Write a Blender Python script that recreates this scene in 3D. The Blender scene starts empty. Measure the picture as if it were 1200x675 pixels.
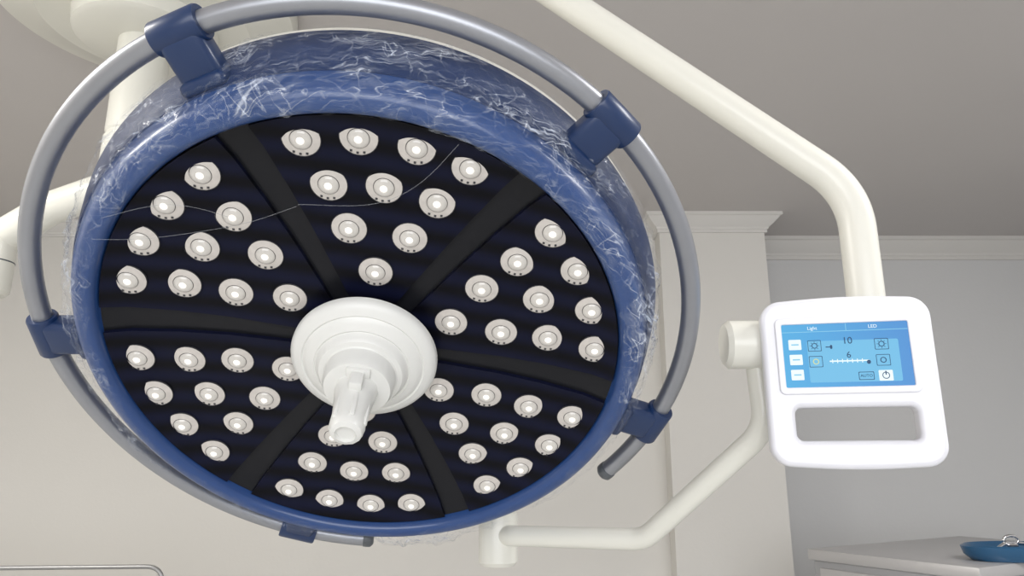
import bpy, bmesh, math, random
from mathutils import Vector, Matrix, noise
random.seed(7)
scene=bpy.context.scene
scene.view_settings.view_transform='Standard'
COL=bpy.context.collection

# ---------------------------------------------------------------- materials
def mat(name,col,rough=.5,metal=0,coat=0,emis=None,es=0,bump=0,bscale=40,var=0,vscale=3,spec=.5):
    m=bpy.data.materials.new(name); m.use_nodes=True
    nt=m.node_tree; b=nt.nodes["Principled BSDF"]
    b.inputs["Base Color"].default_value=(*col,1)
    b.inputs["Roughness"].default_value=rough
    b.inputs["Metallic"].default_value=metal
    b.inputs["Coat Weight"].default_value=coat
    b.inputs["Specular IOR Level"].default_value=spec
    if emis:
        b.inputs["Emission Color"].default_value=(*emis,1); b.inputs["Emission Strength"].default_value=es
    tc=nt.nodes.new("ShaderNodeTexCoord")
    if var or bump:
        n=nt.nodes.new("ShaderNodeTexNoise"); n.inputs["Scale"].default_value=vscale; n.inputs["Detail"].default_value=4
        nt.links.new(tc.outputs["Object"],n.inputs["Vector"])
    if var:
        mx=nt.nodes.new("ShaderNodeMix"); mx.data_type='RGBA'
        mx.inputs[6].default_value=(*[c*(1-var) for c in col],1); mx.inputs[7].default_value=(*[min(1,c*(1+var)) for c in col],1)
        nt.links.new(n.outputs["Fac"],mx.inputs[0]); nt.links.new(mx.outputs[2],b.inputs["Base Color"])
    if bump:
        n2=nt.nodes.new("ShaderNodeTexNoise"); n2.inputs["Scale"].default_value=bscale; n2.inputs["Detail"].default_value=3
        nt.links.new(tc.outputs["Object"],n2.inputs["Vector"])
        bp=nt.nodes.new("ShaderNodeBump"); bp.inputs["Strength"].default_value=bump; bp.inputs["Distance"].default_value=.01
        nt.links.new(n2.outputs["Fac"],bp.inputs["Height"]); nt.links.new(bp.outputs["Normal"],b.inputs["Normal"])
    return m

M_wall=mat("wall_paint_cream",(.77,.75,.71),.85,bump=.05,bscale=60,var=.03,vscale=1.2)
M_wallr=mat("wall_grey_tone",(.70,.70,.70),.85,bump=.05,bscale=60,var=.03,vscale=1.2)  # plain grey tone, slightly darker than the cream walls
M_ceil=mat("ceiling_paint",(.60,.57,.555),.9,bump=.03,bscale=60,var=.05,vscale=.8)
M_trim=mat("trim_plaster",(.74,.72,.69),.8,var=.02)
M_floor=mat("floor_vinyl",(.52,.52,.51),.4,var=.08,vscale=4)
M_cream=mat("cream_enamel",(.77,.76,.69),.32,coat=.2,var=.015)
M_white=mat("white_abs",(.80,.80,.77),.38,coat=.1,var=.01)
M_pwhite=mat("panel_white_plastic",(.80,.80,.85),.3,coat=.2,var=.01)
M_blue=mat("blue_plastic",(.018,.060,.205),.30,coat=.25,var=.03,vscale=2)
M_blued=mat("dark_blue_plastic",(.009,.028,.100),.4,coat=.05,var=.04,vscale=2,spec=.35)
M_brk=mat("bracket_blue_plastic",(.009,.030,.10),.36,coat=.15,var=.04,vscale=2)
M_rail=mat("brushed_rail_metal",(.36,.37,.40),.38,metal=.75,var=.06,vscale=6)
M_chrome=mat("chrome",(.75,.75,.76),.15,metal=1,var=.03)
M_dark=mat("dark_rubber",(.02,.02,.025),.6,var=.1)
M_cap=mat("grey_end_cap",(.10,.11,.12),.4,var=.1)
M_grey=mat("grey_gap_plate",(.0105,.011,.014),.3,var=.1,spec=.22)
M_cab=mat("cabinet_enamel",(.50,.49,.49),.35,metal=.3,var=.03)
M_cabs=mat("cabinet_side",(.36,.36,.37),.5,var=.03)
M_teal=mat("blue_tray_plastic",(.012,.085,.19),.3,coat=.3,var=.05)

def led_face():
    m=mat("led_module_black",(.006,.006,.010),.3,spec=.12)
    nt=m.node_tree; b=nt.nodes["Principled BSDF"]
    tc=nt.nodes.new("ShaderNodeTexCoord"); w=nt.nodes.new("ShaderNodeTexWave")
    w.bands_direction='Y'; w.inputs["Scale"].default_value=2.6; w.inputs["Distortion"].default_value=.3
    nt.links.new(tc.outputs["Object"],w.inputs["Vector"])
    mx=nt.nodes.new("ShaderNodeMix"); mx.data_type='RGBA'
    mx.inputs[6].default_value=(.003,.003,.005,1); mx.inputs[7].default_value=(.006,.0075,.024,1)  # navy bands: LED flicker stripes and glow painted into the black
    nt.links.new(w.outputs["Fac"],mx.inputs[0]); nt.links.new(mx.outputs[2],b.inputs["Base Color"])
    return m
M_face=led_face()
M_ledrim=mat("led_bezel",(.05,.05,.055),.35,metal=.2,var=.05)
M_ledref=mat("led_reflector",(.46,.43,.40),.30,metal=.1,emis=(1,.93,.86),es=.17,var=.22,vscale=40)
M_ledlens=mat("led_lens",(.40,.38,.35),.16,coat=.6,emis=(1,.95,.88),es=.26,var=.2,vscale=50)
M_ledcore=mat("led_core",(.5,.48,.45),.12,coat=.6,emis=(1,.96,.90),es=.75,var=.02)

def film(name,gain=1.0,base=.03):
    m=bpy.data.materials.new(name); m.use_nodes=True; nt=m.node_tree
    for n in list(nt.nodes): nt.nodes.remove(n)
    N=nt.nodes.new; L=nt.links.new
    out=N("ShaderNodeOutputMaterial"); tr=N("ShaderNodeBsdfTransparent")
    pr=N("ShaderNodeBsdfPrincipled"); pr.inputs["Base Color"].default_value=(.60,.65,.75,1); pr.inputs["Roughness"].default_value=.18; pr.inputs["Specular IOR Level"].default_value=1
    at=N("ShaderNodeAttribute"); at.attribute_name="wrap"     # (arc length, across, density)
    sp=N("ShaderNodeSeparateXYZ"); L(at.outputs["Vector"],sp.inputs[0])
    def math_(op,a,b=None,clamp=False):
        k=N("ShaderNodeMath"); k.operation=op; k.use_clamp=clamp
        for i,x in enumerate((a,b)):
            if x is None: continue
            if isinstance(x,(int,float)): k.inputs[i].default_value=x
            else: L(x,k.inputs[i])
        return k.outputs[0]
    def ridge(sx,sy,det,dist,width,off,shear=0):
        c=N("ShaderNodeCombineXYZ")
        xx=math_('MULTIPLY',sp.outputs[0],sx)
        yy=math_('ADD',math_('MULTIPLY',sp.outputs[1],sy),math_('MULTIPLY',sp.outputs[0],shear))
        L(xx,c.inputs[0]); L(yy,c.inputs[1]); c.inputs[2].default_value=off
        n=N("ShaderNodeTexNoise"); n.inputs["Scale"].default_value=1; n.inputs["Detail"].default_value=det; n.inputs["Distortion"].default_value=dist
        L(c.outputs[0],n.inputs["Vector"])
        d=math_('ABSOLUTE',math_('SUBTRACT',n.outputs["Fac"],.5))
        return math_('SUBTRACT',1.0,math_('MULTIPLY',d,width),True), n.outputs["Fac"]
    r1,_=ridge(3.2,15,2.5,.6,60,0,5)
    r2,_=ridge(7,6,3,1.0,60,7,-4)
    r3,_=ridge(5,36,3,.5,38,13,3)
    _,p=ridge(3.2,7,2,.5,10,31)
    patch=math_('MULTIPLY',math_('SUBTRACT',p,.42),4.5,True)
    _,p2=ridge(8,26,5,1.0,10,51,8)
    haze=math_('MULTIPLY',math_('SUBTRACT',p2,.44),2.4,True)
    f=math_('ADD',math_('MULTIPLY',r1,.90),math_('MULTIPLY',r2,.60)); f=math_('ADD',f,math_('MULTIPLY',r3,.42))
    f=math_('MULTIPLY',f,math_('ADD',math_('MULTIPLY',patch,.80),.16))
    f=math_('ADD',f,math_('MULTIPLY',math_('MULTIPLY',haze,patch),.50))
    f=math_('MULTIPLY',f,gain)
    f=math_('ADD',f,base)
    f=math_('MULTIPLY',f,sp.outputs[2],True)
    mix=N("ShaderNodeMixShader"); L(f,mix.inputs[0]); L(tr.outputs[0],mix.inputs[1]); L(pr.outputs[0],mix.inputs[2])
    L(mix.outputs[0],out.inputs["Surface"])
    return m
M_film=film("clear_film",.85)
M_strand=bpy.data.materials.new("film_strand"); M_strand.use_nodes=True
_b=M_strand.node_tree.nodes["Principled BSDF"]; _b.inputs["Base Color"].default_value=(.55,.57,.60,1); _b.inputs["Alpha"].default_value=.16; _b.inputs["Roughness"].default_value=.3

# ---------------------------------------------------------------- helpers
def link(name,me,mats=(),parent=None,smooth=None):
    o=bpy.data.objects.new(name,me); COL.objects.link(o)
    for m in mats: me.materials.append(m)
    if parent: o.parent=parent
    if smooth is not None:
        for p in me.polygons: p.use_smooth=True
        try: me.set_sharp_from_angle(angle=math.radians(smooth))
        except Exception: pass
    return o
def empty(name,mw=None):
    e=bpy.data.objects.new(name,None); e.empty_display_size=.1; COL.objects.link(e)
    if mw is not None: e.matrix_world=mw
    return e
def revolve(bm,prof,seg=96,mi=None,M=Matrix(),a0=0,a1=360):
    full=abs(a1-a0)>=360
    n=seg if full else seg+1
    rings=[]
    for r,z in prof:
        if r<1e-6:
            rings.append([bm.verts.new(M@Vector((0,0,z)))]); continue
        rings.append([bm.verts.new(M@Vector((r*math.cos(math.radians(a0+(a1-a0)*i/seg)),r*math.sin(math.radians(a0+(a1-a0)*i/seg)),z))) for i in range(n)])
    for k in range(len(rings)-1):
        A,B=rings[k],rings[k+1]
        for i in range(seg):
            j=(i+1)%n
            if len(A)==1 and len(B)==1: continue
            vs=[A[0],B[j],B[i]] if len(A)==1 else ([A[i],A[j],B[0]] if len(B)==1 else [A[i],A[j],B[j],B[i]])
            try: f=bm.faces.new(vs)
            except ValueError: continue
            f.material_index=mi[k] if mi else 0
def finish(bm,name,mats,parent=None,smooth=35,recalc=True):
    if recalc: bmesh.ops.recalc_face_normals(bm,faces=bm.faces)
    me=bpy.data.meshes.new(name); bm.to_mesh(me); bm.free()
    return link(name,me,mats,parent,smooth)
def rev_obj(name,prof,mats,parent=None,mi=None,seg=96,M=Matrix(),smooth=35):
    bm=bmesh.new(); revolve(bm,prof,seg,mi,M); return finish(bm,name,mats,parent,smooth)
def add_box(bm,c,s,M=Matrix(),bev=0,mi=0,seg=2):
    t=bmesh.new(); bmesh.ops.create_cube(t,size=1)
    for v in t.verts: v.co=Vector((v.co.x*s[0],v.co.y*s[1],v.co.z*s[2]))
    if bev: bmesh.ops.bevel(t,geom=list(t.edges),offset=bev,segments=seg,affect='EDGES',profile=.5)
    vm={}
    for v in t.verts: vm[v]=bm.verts.new(M@(v.co+Vector(c)))
    for f in t.faces:
        nf=bm.faces.new([vm[v] for v in f.verts]); nf.material_index=mi
    t.free()
def box(name,c,s,m,parent=None,bev=0,M=Matrix()):
    bm=bmesh.new(); add_box(bm,c,s,M,bev); return finish(bm,name,[m],parent,30)
def axis_mat(p0,p1):
    p0=Vector(p0);p1=Vector(p1); d=(p1-p0)
    q=d.to_track_quat('Z','Y'); return Matrix.Translation(p0)@q.to_matrix().to_4x4(), d.length
def cyl(name,p0,p1,r,m,parent=None,bev=.003,r2=None,seg=48):
    M,L=axis_mat(p0,p1); r2=r if r2 is None else r2
    return rev_obj(name,[(0,0),(r-bev,0),(r,bev),(r2,L-bev),(r2-bev,L),(0,L)],[m],parent,None,seg,M)
def fillet(pts,rad,n=10):
    pts=[Vector(p) for p in pts]; out=[pts[0]]
    for i in range(1,len(pts)-1):
        a,b,c=pts[i-1],pts[i],pts[i+1]
        u=(a-b).normalized(); v=(c-b).normalized()
        r=rad[i-1] if isinstance(rad,(list,tuple)) else rad
        ang=u.angle(v); t=min(r/math.tan(ang/2),(a-b).length*.49,(c-b).length*.49)
        s=b+u*t; e=b+v*t
        for k in range(n+1):
            x=k/n; out.append((1-x)**2*s+2*x*(1-x)*b+x*x*e)
    out.append(pts[-1]); return out
def tube(name,pts,r,m,parent=None,seg=24,rs=None,cap=True):
    bm=bmesh.new(); pts=[Vector(p) for p in pts]; rings=[]
    nrm=None
    for i,p in enumerate(pts):
        t=(pts[min(i+1,len(pts)-1)]-pts[max(i-1,0)]).normalized()
        if nrm is None: nrm=t.orthogonal().normalized()
        nrm=(nrm-t*nrm.dot(t)).normalized(); bn=t.cross(nrm)
        rr=rs[i] if rs else r
        rings.append([bm.verts.new(p+rr*(math.cos(2*math.pi*k/seg)*nrm+math.sin(2*math.pi*k/seg)*bn)) for k in range(seg)])
    for a,b in zip(rings,rings[1:]):
        for k in range(seg): bm.faces.new([a[k],a[(k+1)%seg],b[(k+1)%seg],b[k]])
    if cap:
        bm.faces.new(rings[0]); bm.faces.new(rings[-1])
    return finish(bm,name,[m],parent,50)

# ---------------------------------------------------------------- camera
PITCH=math.radians(14); CAMZ=1.35
cd=bpy.data.cameras.new("camera"); cd.sensor_width=36; cd.lens=846/1200*36; cd.clip_start=.02
cam=bpy.data.objects.new("camera",cd); COL.objects.link(cam)
MC=Matrix.Translation((0,0,CAMZ))@Matrix.Rotation(math.pi/2+PITCH,4,'X')
cam.matrix_world=MC; scene.camera=cam

# ---------------------------------------------------------------- room
H=2.735; XL,XR,YF=-3.4,3.4,-2.8; PX0,PX1=.83,1.42
box("floor",(0,.8,-.05),(7,7.4,.1),M_floor)
box("ceiling",(0,.8,H+.05),(7,7.4,.1),M_ceil)
box("wall_left",(XL-.05,.8,H/2),(.1,7.4,H),M_wall)
box("wall_right",(XR+.05,.8,H/2),(.1,7.4,H),M_wallr)
box("wall_back",((XL+PX0)/2,4.05,H/2),(PX0-XL,.1,H),M_wall)
box("wall_recess",((PX1+XR)/2,4.38,H/2),(XR-PX1,.1,H),M_wallr)
box("wall_pilaster",((PX0+PX1)/2,4.12,H/2),(PX1-PX0,.50,H),M_wall)
bm=bmesh.new()
add_box(bm,(0,YF-.05,.4),(6.8,.1,.8)); add_box(bm,(0,YF-.05,2.62),(6.8,.1,.26))
add_box(bm,(-2.7,YF-.05,1.645),(1.4,.1,1.69)); add_box(bm,(2.7,YF-.05,1.645),(1.4,.1,1.69))
finish(bm,"wall_rear",[M_wall])
bm=bmesh.new()
for x in (-1.97,0,1.97): add_box(bm,(x,YF-.05,1.645),(.06,.06,1.69),bev=.005)
for z in (.83,2.46): add_box(bm,(0,YF-.05,z),(4,.06,.06),bev=.005)
finish(bm,"added_window_1",[M_white])  # unseen window, added to let outside light into the room
CP=[(0,.0),(.115,.0),(.115,.022),(.098,.028),(.085,.048),(.052,.082),(.03,.098),(.026,.112),(.018,.118),(.018,.14),(0,.14)]
def crown(name,segs,m,scale=1):
    bm=bmesh.new()
    for (p0,p1,nrm,e0,e1) in segs:
        p0=Vector(p0);p1=Vector(p1);n=Vector(nrm);d=(p1-p0).normalized()
        A=[bm.verts.new(p0+n*o*scale-d*o*e0*scale+Vector((0,0,-dn*scale))) for o,dn in CP]
        B=[bm.verts.new(p1+n*o*scale+d*o*e1*scale+Vector((0,0,-dn*scale))) for o,dn in CP]
        for i in range(len(CP)):
            j=(i+1)%len(CP); bm.faces.new([A[i],A[j],B[j],B[i]])
        bm.faces.new(A); bm.faces.new(B)
    return finish(bm,name,[m],smooth=25)
crown("trim_1",[((XL,4.0,H),(PX0,4.0,H),(0,-1,0),0,0)],M_trim,.6)
crown("trim_2",[((PX0,3.87,H),(PX1,3.87,H),(0,-1,0),1,1),((PX1,3.87,H),(PX1,4.33,H),(1,0,0),1,0),((PX0,4.0,H),(PX0,3.87,H),(-1,0,0),0,1)],M_trim,.72)
crown("trim_3",[((PX1,4.33,H),(XR,4.33,H),(0,-1,0),0,0)],M_trim,.9)
box("baseboard_back",((XL+PX0)/2,3.99,.05),(PX0-XL,.02,.1),M_trim)
box("baseboard_recess",((PX1+XR)/2,4.32,.05),(XR-PX1,.02,.1),M_trim)

# ---------------------------------------------------------------- surgical lamp
U=.28
R=Matrix(((.9817,.1905,.0078,0),(-.1541,.8168,-.5559,0),(-.1123,.5445,.8312,0),(0,0,0,1)))
T=Matrix.Translation(Vector((-.6387,-.2807,-3.163))*U)
LM=MC@T@R@Matrix.Scale(U,4)
lamp=empty("surgical_lamp",LM)
ZR=[0,.4,.6,.8,1,1.12]; ZS=[-.052,-.052,-.050,-.033,0,.045]
def zf(r):
    for i in range(5):
        if r<=ZR[i+1]:
            t=(r-ZR[i])/(ZR[i+1]-ZR[i]); return ZS[i]+t*(ZS[i+1]-ZS[i])
    return ZS[-1]
prof=[(1.096,.010),(1.104,.055),(1.114,.072),(1.13,.080),(1.165,.076),(1.19,.058),(1.21,.026),(1.222,-.02),
      (1.226,-.03),(1.232,-.03),(1.245,-.06),(1.275,-.15),(1.298,-.225),(1.305,-.25),(1.300,-.268),
      (1.302,-.272),(1.302,-.305),(1.285,-.32),(1.20,-.37),(.95,-.43),(.55,-.48),(0,-.49)]
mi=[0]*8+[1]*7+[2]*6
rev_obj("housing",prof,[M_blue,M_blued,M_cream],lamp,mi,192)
rev_obj("face_plate",[(0,-.07)]+[(r,zf(r)-.014) for r in (.2,.4,.5,.6,.7,.8,.9,1,1.05,1.115)],[M_grey],lamp,None,192)
bm=bmesh.new()
for s in range(6):
    c=90+60*s; n=18
    radii=[.24,.3,.4,.5,.6,.7,.8,.9,1.0,1.094]
    top=[];bot=[]
    for r in radii:
        gap=.030+.034*r
        ha=30-math.degrees(math.asin(min(.99,gap/r)))
        ha=max(ha,4)
        tr=[];br=[]
        for i in range(n+1):
            a=math.radians(c-ha+2*ha*i/n)
            tr.append(bm.verts.new((r*math.cos(a),r*math.sin(a),zf(r)+.006))); br.append(bm.verts.new((r*math.cos(a),r*math.sin(a),zf(r)-.02)))
        top.append(tr);bot.append(br)
    for k in range(len(radii)-1):
        for i in range(n): bm.faces.new([top[k][i],top[k][i+1],top[k+1][i+1],top[k+1][i]])
        for i in (0,n): bm.faces.new([top[k][i],top[k+1][i],bot[k+1][i],bot[k][i]])
    for k in (0,len(radii)-1):
        for i in range(n): bm.faces.new([top[k][i],top[k][i+1],bot[k][i+1],bot[k][i]])
finish(bm,"led_modules",[M_face],lamp,25)
bm=bmesh.new()
rows=[(1,(-18.02,-6.03,6.03,18.02)),(.7988,(-15.04,0,15.04)),(.5961,(-11.69,11.69)),(.3969,(0,))]
for s in range(6):
    for r,offs in rows:
        for o in offs:
            a=math.radians(90+60*s+o)
            sl=0.10 if r>.9 else .05
            x,y=r*math.cos(a),r*math.sin(a)
            n=Vector((-math.cos(a)*sl,-math.sin(a)*sl,1)).normalized()
            ex=(Vector((1,0,0))-n*n.x).normalized(); ey=n.cross(ex)
            Mx=Matrix.Translation((x,y,zf(r)+.004))@Matrix((ex,ey,n)).transposed().to_4x4()
            revolve(bm,[(.0725,0),(.0725,.006),(.0710,.008),(.0695,.006),(.052,.011),(.042,.013),(.0405,.009),(.0385,.012),(.034,.018),(.026,.023),(.017,.0245),(.015,.022),(.010,.024),(0,.025)],28,
                    [0,0,0,1,1,1,0,2,2,2,2,3,3],Mx)
            for da in (-24,0,24):
                b=math.radians(-90+da)
                add_box(bm,(.059*math.cos(b),.059*math.sin(b),.0095),(.009,.009,.004),Mx,0,0)
finish(bm,"led_lenses",[M_ledrim,M_ledref,M_ledlens,M_ledcore],lamp,40)
HS=Matrix.Translation((0,0,.030))
rev_obj("handle_hub",[(.20,-.10),(.20,-.02),(.300,-.015),(.314,.0),(.314,.022),(.306,.038),(.288,.052),(.262,.062),(.255,.058),(.248,.066),(.232,.078),(.205,.088),(.198,.084),(.192,.092),(.186,.110),(.175,.122),(.155,.126),
   (.150,.132),(.146,.19),(.136,.212),(.11,.218),(0,.218)],[M_white],lamp,None,96,HS)
bm=bmesh.new()
revolve(bm,[(.092,.21),(.086,.27),(.074,.36),(.067,.43),(.070,.465),(.062,.492),(.042,.50),(.038,.485),(0,.485)],12)
add_box(bm,(.0,.086,.265),(.055,.05,.13),bev=.01)
add_box(bm,(.0,.096,.235),(.10,.05,.05),bev=.01)
for k in range(6):
    a=math.radians(60*k+20); add_box(bm,(0,0,0),(.016,.020,.19),Matrix.Rotation(a,4,'Z')@Matrix.Translation((.068,0,.365)),bev=.006)
finish(bm,"sterile_handle",[M_white],lamp,30)
RR,RH=1.435,-.112
pts=[(RR*math.cos(math.radians(a)),RR*math.sin(math.radians(a)),RH) for a in [-27+ (274+27)*i/160 for i in range(161)]]
tube("rail",pts,.042,M_rail,lamp,20)
for nm,a in (("rail_cap_1",-27),("rail_cap_2",274)):
    s=-1 if a==-27 else 1
    q=[(RR*math.cos(math.radians(a+s*d)),RR*math.sin(math.radians(a+s*d)),RH) for d in (-.6,0,.9,1.5)]
    tube(nm,q,.046,M_cap,lamp,20,rs=[.045,.046,.045,.03])
bm=bmesh.new()
for a in (122,56,-11,-101,-170):
    M=Matrix.Rotation(math.radians(a),4,'Z')
    C=M@Matrix.Translation((RR,-.095,RH))@Matrix.Rotation(-math.pi/2,4,'X')
    revolve(bm,[(.040,0),(.060,0),(.064,.008),(.064,.182),(.060,.19),(.040,.19)],28,None,C)
    add_box(bm,(1.33,0,-.105),(.20,.165,.11),M,.028,seg=3)
    add_box(bm,(1.255,0,-.090),(.06,.185,.13),M,.028,seg=3)
finish(bm,"rail_brackets",[M_brk],lamp,30)
# film wrap around the rim
prof2=[(1.10,.085),(1.13,.096),(1.17,.092),(1.20,.072),(1.222,.04),(1.235,.0),(1.245,-.04),(1.265,-.09),(1.285,-.14),(1.30,-.19),(1.312,-.24),(1.312,-.265)]
bm=bmesh.new(); dl=bm.verts.layers.float_vector.new("wrap"); NA=900; rings=[]
def dens(a):
    a%=360
    g=lambda c,w: math.exp(-((((a-c+180)%360)-180)/w)**2)
    d=.14+1.0*g(110,38)+.65*g(62,24)+.80*g(22,22)+.42*g(160,28)+.9*g(292,12)+.32*g(215,40)
    return min(1,d)
acc=0
edge=[.4,.8,1,1,1,1,1,.95,.8,.65,.5,.25]
for k,(r,z) in enumerate(prof2):
    if k: acc+=math.hypot(r-prof2[k-1][0],z-prof2[k-1][1])
    row=[]
    for i in range(NA+1):
        a=2*math.pi*i/NA; p=Vector((r*math.cos(a),r*math.sin(a),z)); D=dens(math.degrees(a))
        d=(.026*abs(noise.noise(p*8))+.016*abs(noise.noise(p*22)))*(.5+D)*(1 if k<9 else .5)
        e=1+ (d+.004)/r
        v=bm.verts.new((p.x*e,p.y*e,p.z+d*.8))
        v[dl]=Vector((a*1.25,acc,D*edge[k]))
        row.append(v)
    rings.append(row)
for A,B in zip(rings,rings[1:]):
    for i in range(NA): bm.faces.new([A[i],A[i+1],B[i+1],B[i]])
finish(bm,"clear_film_wrap",[M_film],lamp,80)
def strand(i,p0,p1,sag,r=.0013):
    p0=Vector(p0);p1=Vector(p1); q=[]
    for k in range(25):
        t=k/24; p=p0.lerp(p1,t)+Vector((sag[0],sag[1],0))*math.sin(math.pi*t)
        p+=Vector((noise.noise(p*3+Vector((i,0,0))),noise.noise(p*3+Vector((0,i,5))),0))*.02
        q.append(p)
    tube("film_strand_%d"%i,q,r,M_strand,lamp,6)
st=[((-1.05,.45,.10),(-.3,.72,.08),(0,-.06)),((-1.0,.55,.10),(-.55,.62,.08),(0,.04)),((-.3,.72,.08),(.25,1.08,.10),(.06,-.08))]
for i,(a,b,c) in enumerate(st): strand(i,a,b,c)

L2W=lambda p:(LM@Vector(p))
arm=empty("suspension_arm")
back=L2W((0,0,-.47))
tube("yoke",fillet([back,L2W((0,0,-.66)),L2W((.62,-.95,-.62)),Vector((-.02,1.24,1.275)),Vector((-.02,1.24,1.22))],.06),.024,M_cream,arm)
cyl("lower_joint",(-.022,1.215,1.200),(-.022,1.215,1.285),.031,M_cream,arm,.006)
tube("lower_arm",fillet([(-.022,1.215,1.246),(.0,1.180,1.248),(.192,1.107,1.249),(.336,.971,1.400),(.330,.971,1.51)],[.03,.05,.06],12),.0155,M_cream,arm)
cyl("elbow_hub",(.285,.962,1.511),(.47,.957,1.511),.0325,M_cream,arm,.006)
top=Vector((-.235,1.10,2.39))
tube("upper_arm",fillet([(.482,.957,1.50),(.482,.957,1.728),top],[.13],20),.0243,M_cream,arm,32)
cyl("upper_joint",(top.x,top.y,2.34),(top.x,top.y,2.46),.05,M_cream,arm,.008)
cyl("drop_tube",(top.x,top.y,2.44),(top.x,top.y,H-.01),.035,M_cream,arm)
cyl("ceiling_plate",(top.x,top.y,H-.05),(top.x,top.y,H),.14,M_white,arm,.008)

# ---------------------------------------------------------------- control panel
PM=Matrix.Translation((.4215,.905,1.455))@Matrix.Rotation(math.radians(-12),4,'Z')@Matrix.Rotation(math.pi/2,4,'X')
panel=empty("control_panel",PM)
SX=.885
def rrect(cv,cx,cy,w,h,r,n=8,bow=0):
    pts=[]
    for (sx,sy,a0) in ((1,1,0),(-1,1,90),(-1,-1,180),(1,-1,270)):
        for k in range(n+1):
            a=math.radians(a0+90*k/n)
            x=cx*SX+sx*(w*SX/2-r)+r*math.cos(a); y=cy+sy*(h/2-r)+r*math.sin(a)
            pts.append((x,y))
        if bow and a0 in (0,180):
            for q in range(1,8):
                t=q/8; x=cx*SX+sx*(w*SX/2-r)*(1-2*t); y=cy+sy*(h/2)+sy*bow*math.sin(math.pi*t); pts.append((x,y))
    s=cv.splines.new('POLY'); s.points.add(len(pts)-1)
    for p,(x,y) in zip(s.points,pts): p.co=(x,y,0,1)
    s.use_cyclic_u=True
def plate(name,rects,depth,bev,z,m,parent,bres=3):
    cv=bpy.data.curves.new(name,'CURVE'); cv.dimensions='2D'; cv.fill_mode='BOTH'
    for r in rects: rrect(cv,*r)
    cv.extrude=depth/2; cv.bevel_depth=bev; cv.bevel_resolution=bres
    t=bpy.data.objects.new("t",cv); COL.objects.link(t)
    bpy.context.view_layer.update()
    me=bpy.data.meshes.new_from_object(t.evaluated_get(bpy.context.evaluated_depsgraph_get()))
    bpy.data.objects.remove(t)
    me.materials.clear()
    o=link(name,me,[m],parent,35); o.location=(0,0,z); return o
plate("shell",[(0,0,.214,.196,.020,8,.003),(.002,-.0525,.172,.052,.014,8)],.014,.006,0,M_pwhite,panel,5)
plate("screen_bezel",[(-.003,.032,.182,.094,.006,6),(-.003,.032,.170,.082,.003,6)],.003,.0012,.0140,M_pwhite,panel)
def emi(name,col,st):
    return mat(name,tuple(c*.1 for c in col),.3,emis=col,es=st,var=.0,spec=.2)
M_scr=bpy.data.materials.new("lcd_screen"); M_scr.use_nodes=True
nt=M_scr.node_tree; b=nt.nodes["Principled BSDF"]; tc=nt.nodes.new("ShaderNodeTexCoord"); sp=nt.nodes.new("ShaderNodeSeparateXYZ")
nt.links.new(tc.outputs["Object"],sp.inputs[0]); mr=nt.nodes.new("ShaderNodeMapRange"); mr.inputs[1].default_value=-.08; mr.inputs[2].default_value=.08
nt.links.new(sp.outputs["X"],mr.inputs[0]); cr=nt.nodes.new("ShaderNodeValToRGB")
cr.color_ramp.elements[0].color=(.07,.42,.76,1); cr.color_ramp.elements[1].color=(.06,.26,.64,1)
nt.links.new(mr.outputs[0],cr.inputs[0]); nt.links.new(cr.outputs[0],b.inputs["Emission Color"]); b.inputs["Emission Strength"].default_value=.92
b.inputs["Base Color"].default_value=(.005,.02,.04,1); b.inputs["Roughness"].default_value=.3; b.inputs["Specular IOR Level"].default_value=.25
plate("screen",[(-.003,.032,.172,.084,.002,4)],.001,0,.0137,M_scr,panel)
M_ui=emi("ui_white",(.85,.97,1),.9); M_uil=emi("ui_light_blue",(.25,.62,.85),.85); M_uid=emi("ui_dark",(.02,.10,.25),.5); M_uiy=emi("ui_yellow",(.75,.8,.35),.8)
M_uip=emi("ui_panel",(.17,.53,.82),.85)
Z=.0145
plate("ui_body",[(.006,.024,.120,.052,.002,3)],.0004,0,Z,M_uip,panel)
plate("ui_bar",[(-.003,.062,.166,.0008,.0002,1)],.0004,0,Z,M_uil,panel)
plate("ui_bar_div",[(.0,.067,.0008,.009,.0002,1)],.0004,0,Z,M_uil,panel)
for i,y in enumerate((.046,.027,.008)):
    plate("ui_tab_%d"%i,[(-.070,y,.017,.013,.001,3)],.0006,0,Z,M_ui,panel)
    plate("ui_tabmark_%d"%i,[(-.070,y,.010,.0016,.0003,1)],.0004,0,Z+.0006,M_uil,panel)
for i,(x,y) in enumerate(((-.044,.044),(.044,.044),(-.044,.024),(.044,.024))):
    plate("ui_btn_%d"%i,[(x,y,.018,.014,.001,3),(x,y,.0166,.0126,.0008,3)],.0004,0,Z+.0006,M_uid,panel)
    bm=bmesh.new(); Mx=Matrix.Translation((x*SX,y,0))
    revolve(bm,[(.0026,0),(.0026,.0005),(.0036,.0005),(.0036,0)],20,None,Mx)
    if i<2:
        for k in range(8): add_box(bm,(0,0,0),(.0014,.0006,.0004),Mx@Matrix.Rotation(k*math.pi/4,4,'Z')@Matrix.Translation((.0048,0,.0002)))
    o=finish(bm,"ui_icon_%d"%i,[M_uiy if i==2 else M_uid],panel); o.location=(0,0,Z+.0006)
plate("ui_slider",[(0,.024,.052,.0016,.0006,2)],.0004,0,Z+.0006,M_ui,panel)
for k in range(7): plate("ui_tick_%d"%k,[(-.022+k*.0065,.024,.001,.005,.0002,1)],.0004,0,Z+.0006,M_ui,panel)
plate("ui_knob",[(.025,.022,.005,.005,.0022,5)],.0004,0,Z+.001,M_uid,panel)
plate("ui_cursor",[(-.026,.042,.007,.0012,.0004,1)],.0004,0,Z+.0006,M_uid,panel)
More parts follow.
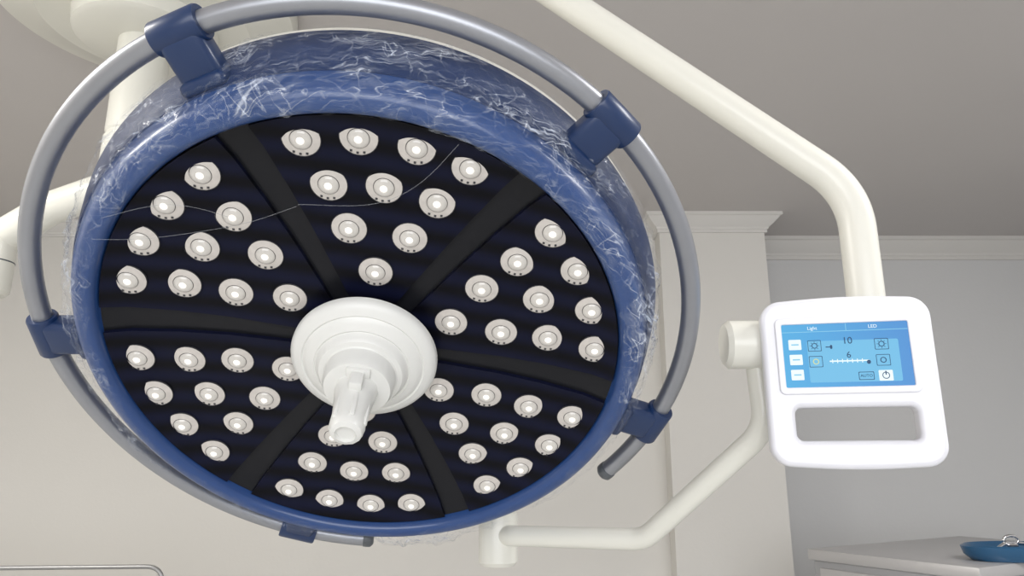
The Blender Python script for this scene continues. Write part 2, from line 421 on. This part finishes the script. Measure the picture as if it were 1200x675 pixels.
plate("ui_cursor_dot",[(-.022,.042,.003,.005,.0012,3)],.0004,0,Z+.0006,M_uid,panel)
plate("ui_mode",[(.020,.005,.020,.010,.001,3),(.020,.005,.0185,.0085,.001,3)],.0004,0,Z+.0006,M_uid,panel)
plate("ui_power_plate",[(.045,.005,.018,.013,.001,3)],.0004,0,Z+.0006,M_ui,panel)
plate("ui_power_ring",[(.045,.005,.0095,.0085,.0040,6),(.045,.005,.0075,.0065,.0030,6)],.0004,0,Z+.001,M_uid,panel)
plate("ui_power_stem",[(.045,.008,.0014,.005,.0004,1)],.0004,0,Z+.0014,M_uid,panel)
def text(name,s,x,y,size,m):
    cv=bpy.data.curves.new(name,'FONT'); cv.body=s; cv.size=size; cv.align_x='CENTER'; cv.extrude=.0002
    t=bpy.data.objects.new("t",cv); COL.objects.link(t); bpy.context.view_layer.update()
    me=bpy.data.meshes.new_from_object(t.evaluated_get(bpy.context.evaluated_depsgraph_get())); bpy.data.objects.remove(t)
    me.materials.clear(); o=link(name,me,[m],panel); o.location=(x*SX,y,Z+.0008)
text("digit_a","10",.0,.0455,.012,M_uid); text("digit_b","6",.0,.0280,.011,M_uid)
text("label_a","Light",-.045,.0645,.006,M_ui); text("label_b","LED",.035,.0645,.006,M_ui); text("label_c","AUTO",.020,.0035,.005,M_uid)
box("rear_box",(.0,.03,-.016),(.13,.09,.012),M_pwhite,panel,.004)

# ---------------------------------------------------------------- second ceiling suspension (left)
sus=empty("ceiling_suspension")
cx,cy=-1.10,1.924; dz=H-2.75
Mx=Matrix.Translation((cx,cy,dz))
rev_obj("canopy",[(0,2.75),(.43,2.75),(.43,2.715),(.42,2.70),(.30,2.665),(.295,2.66),(.20,2.655),(.195,2.61),(.18,2.60),(.09,2.595),(0,2.595)],[M_cream],sus,None,96,Mx)
rev_obj("column",[(0,2.60),(.072,2.60),(.072,2.30),(.068,2.295),(.068,2.285),(.074,2.28),(.076,2.12),(.07,2.10),(0,2.10)],[M_cream],sus,None,48,Mx)
tube("swing_arm",fillet([(cx+.02,cy,2.15),(-1.30,1.92,2.06),(-1.46,1.92,1.95)],.1),.046,M_cream,sus,32)
cyl("swing_joint",(-1.44,1.92,1.81),(-1.44,1.92,2.01),.055,M_cream,sus,.01)
cyl("swing_joint_band",(-1.44,1.92,1.90),(-1.44,1.92,1.906),.056,M_cap,sus,.002)
tube("swing_drop",[(-1.44,1.92,1.85),(-1.44,1.92,1.75)],.03,M_cream,sus)

# ---------------------------------------------------------------- cabinet
CM=Matrix.Translation((1.137,2.925,0))@Matrix.Rotation(math.radians(30.6),4,'Z')
cab=empty("instrument_cabinet",CM)
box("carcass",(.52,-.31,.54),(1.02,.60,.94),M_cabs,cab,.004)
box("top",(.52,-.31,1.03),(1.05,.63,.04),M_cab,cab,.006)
for i in range(3):
    box("drawer_%d"%i,(.52,-.615,.25+i*.3),(.96,.02,.27),M_cab,cab,.005)
    box("pull_%d"%i,(.52,-.635,.27+i*.3),(.3,.02,.02),M_chrome,cab,.004)
    box("side_panel_%d"%i,(.005,-.31,.25+i*.3),(.01,.54,.27),M_cab,cab,.003)
for i,(x,y) in enumerate(((.08,-.08),(.96,-.08),(.08,-.55),(.96,-.55))): box("foot_%d"%i,(x,y,.04),(.06,.06,.08),M_dark,cab,.01)

tray=empty("clamp_tray",Matrix.Translation((1.69,2.58,1.051))@Matrix.Rotation(math.radians(10),4,'Z'))
bm=bmesh.new(); Sx=Matrix.Diagonal((1.7,1,1,1))
revolve(bm,[(0,.0),(.085,.0),(.10,.02),(.105,.045),(.098,.05),(.092,.045),(.085,.028),(.07,.024),(0,.024)],48,None,Sx)
finish(bm,"dish",[M_teal],tray,40)
cyl("clamp_post",(0,0,.02),(0,0,.05),.02,M_chrome,tray,.003)
tube("clamp_ring",[(.028*math.cos(t*math.pi/12),.0,.062+.014*math.sin(t*math.pi/12)) for t in range(25)],.005,M_chrome,tray,8)
tube("clamp_lever",[(-.07,-.01,.035),(-.02,0,.055),(.05,.01,.05),(.1,.02,.038)],.006,M_chrome,tray,8)

# ---------------------------------------------------------------- trolley frame bottom-left
tr=empty("trolley_frame")
M_steel=mat("steel_tube",(.30,.30,.30),.35,metal=.6,var=.03)
tube("frame",fillet([(-.965,2.13,.0),(-.965,2.13,1.085),(-2.4,2.10,1.075),(-2.4,2.10,0)],[.05,.05],8),.006,M_steel,tr,12)
tube("crossbar",[(-.965,2.13,.45),(-2.4,2.10,.45)],.006,M_steel,tr,12)
box("board",(-1.68,2.115,.76),(1.40,.006,.58),M_wall,tr,.002)
for i,x in enumerate((-.965,-2.4)): cyl("foot_%d"%i,(x,2.115,0),(x,2.115,.03),.02,M_dark,tr)

# ---------------------------------------------------------------- light
def area(name,loc,rot,sx,sy,p,col):
    l=bpy.data.lights.new(name,'AREA'); l.shape='RECTANGLE'; l.size=sx; l.size_y=sy; l.energy=p; l.color=col
    o=bpy.data.objects.new(name,l); COL.objects.link(o); o.location=loc; o.rotation_euler=rot; return o
area("rear_fill_light",(0,YF+.05,1.65),(math.radians(90),0,0),3.8,1.6,82,(.98,.985,1))  # added fill behind the camera, standing in for daylight
area("ceiling_fill",(-2.3,.6,H-.03),(0,0,0),1.2,.6,62,(1,.97,.92))  # added out-of-view fill that brightens the left and back walls
area("ceiling_fill.001",(1.9,.6,H-.03),(0,0,0),1.2,.6,40,(1,.99,.98))  # second added fill, unseen, for the right-hand walls
w=bpy.data.worlds.new("world"); scene.world=w; w.use_nodes=True
w.node_tree.nodes["Background"].inputs[0].default_value=(.8,.88,1,1); w.node_tree.nodes["Background"].inputs[1].default_value=.8
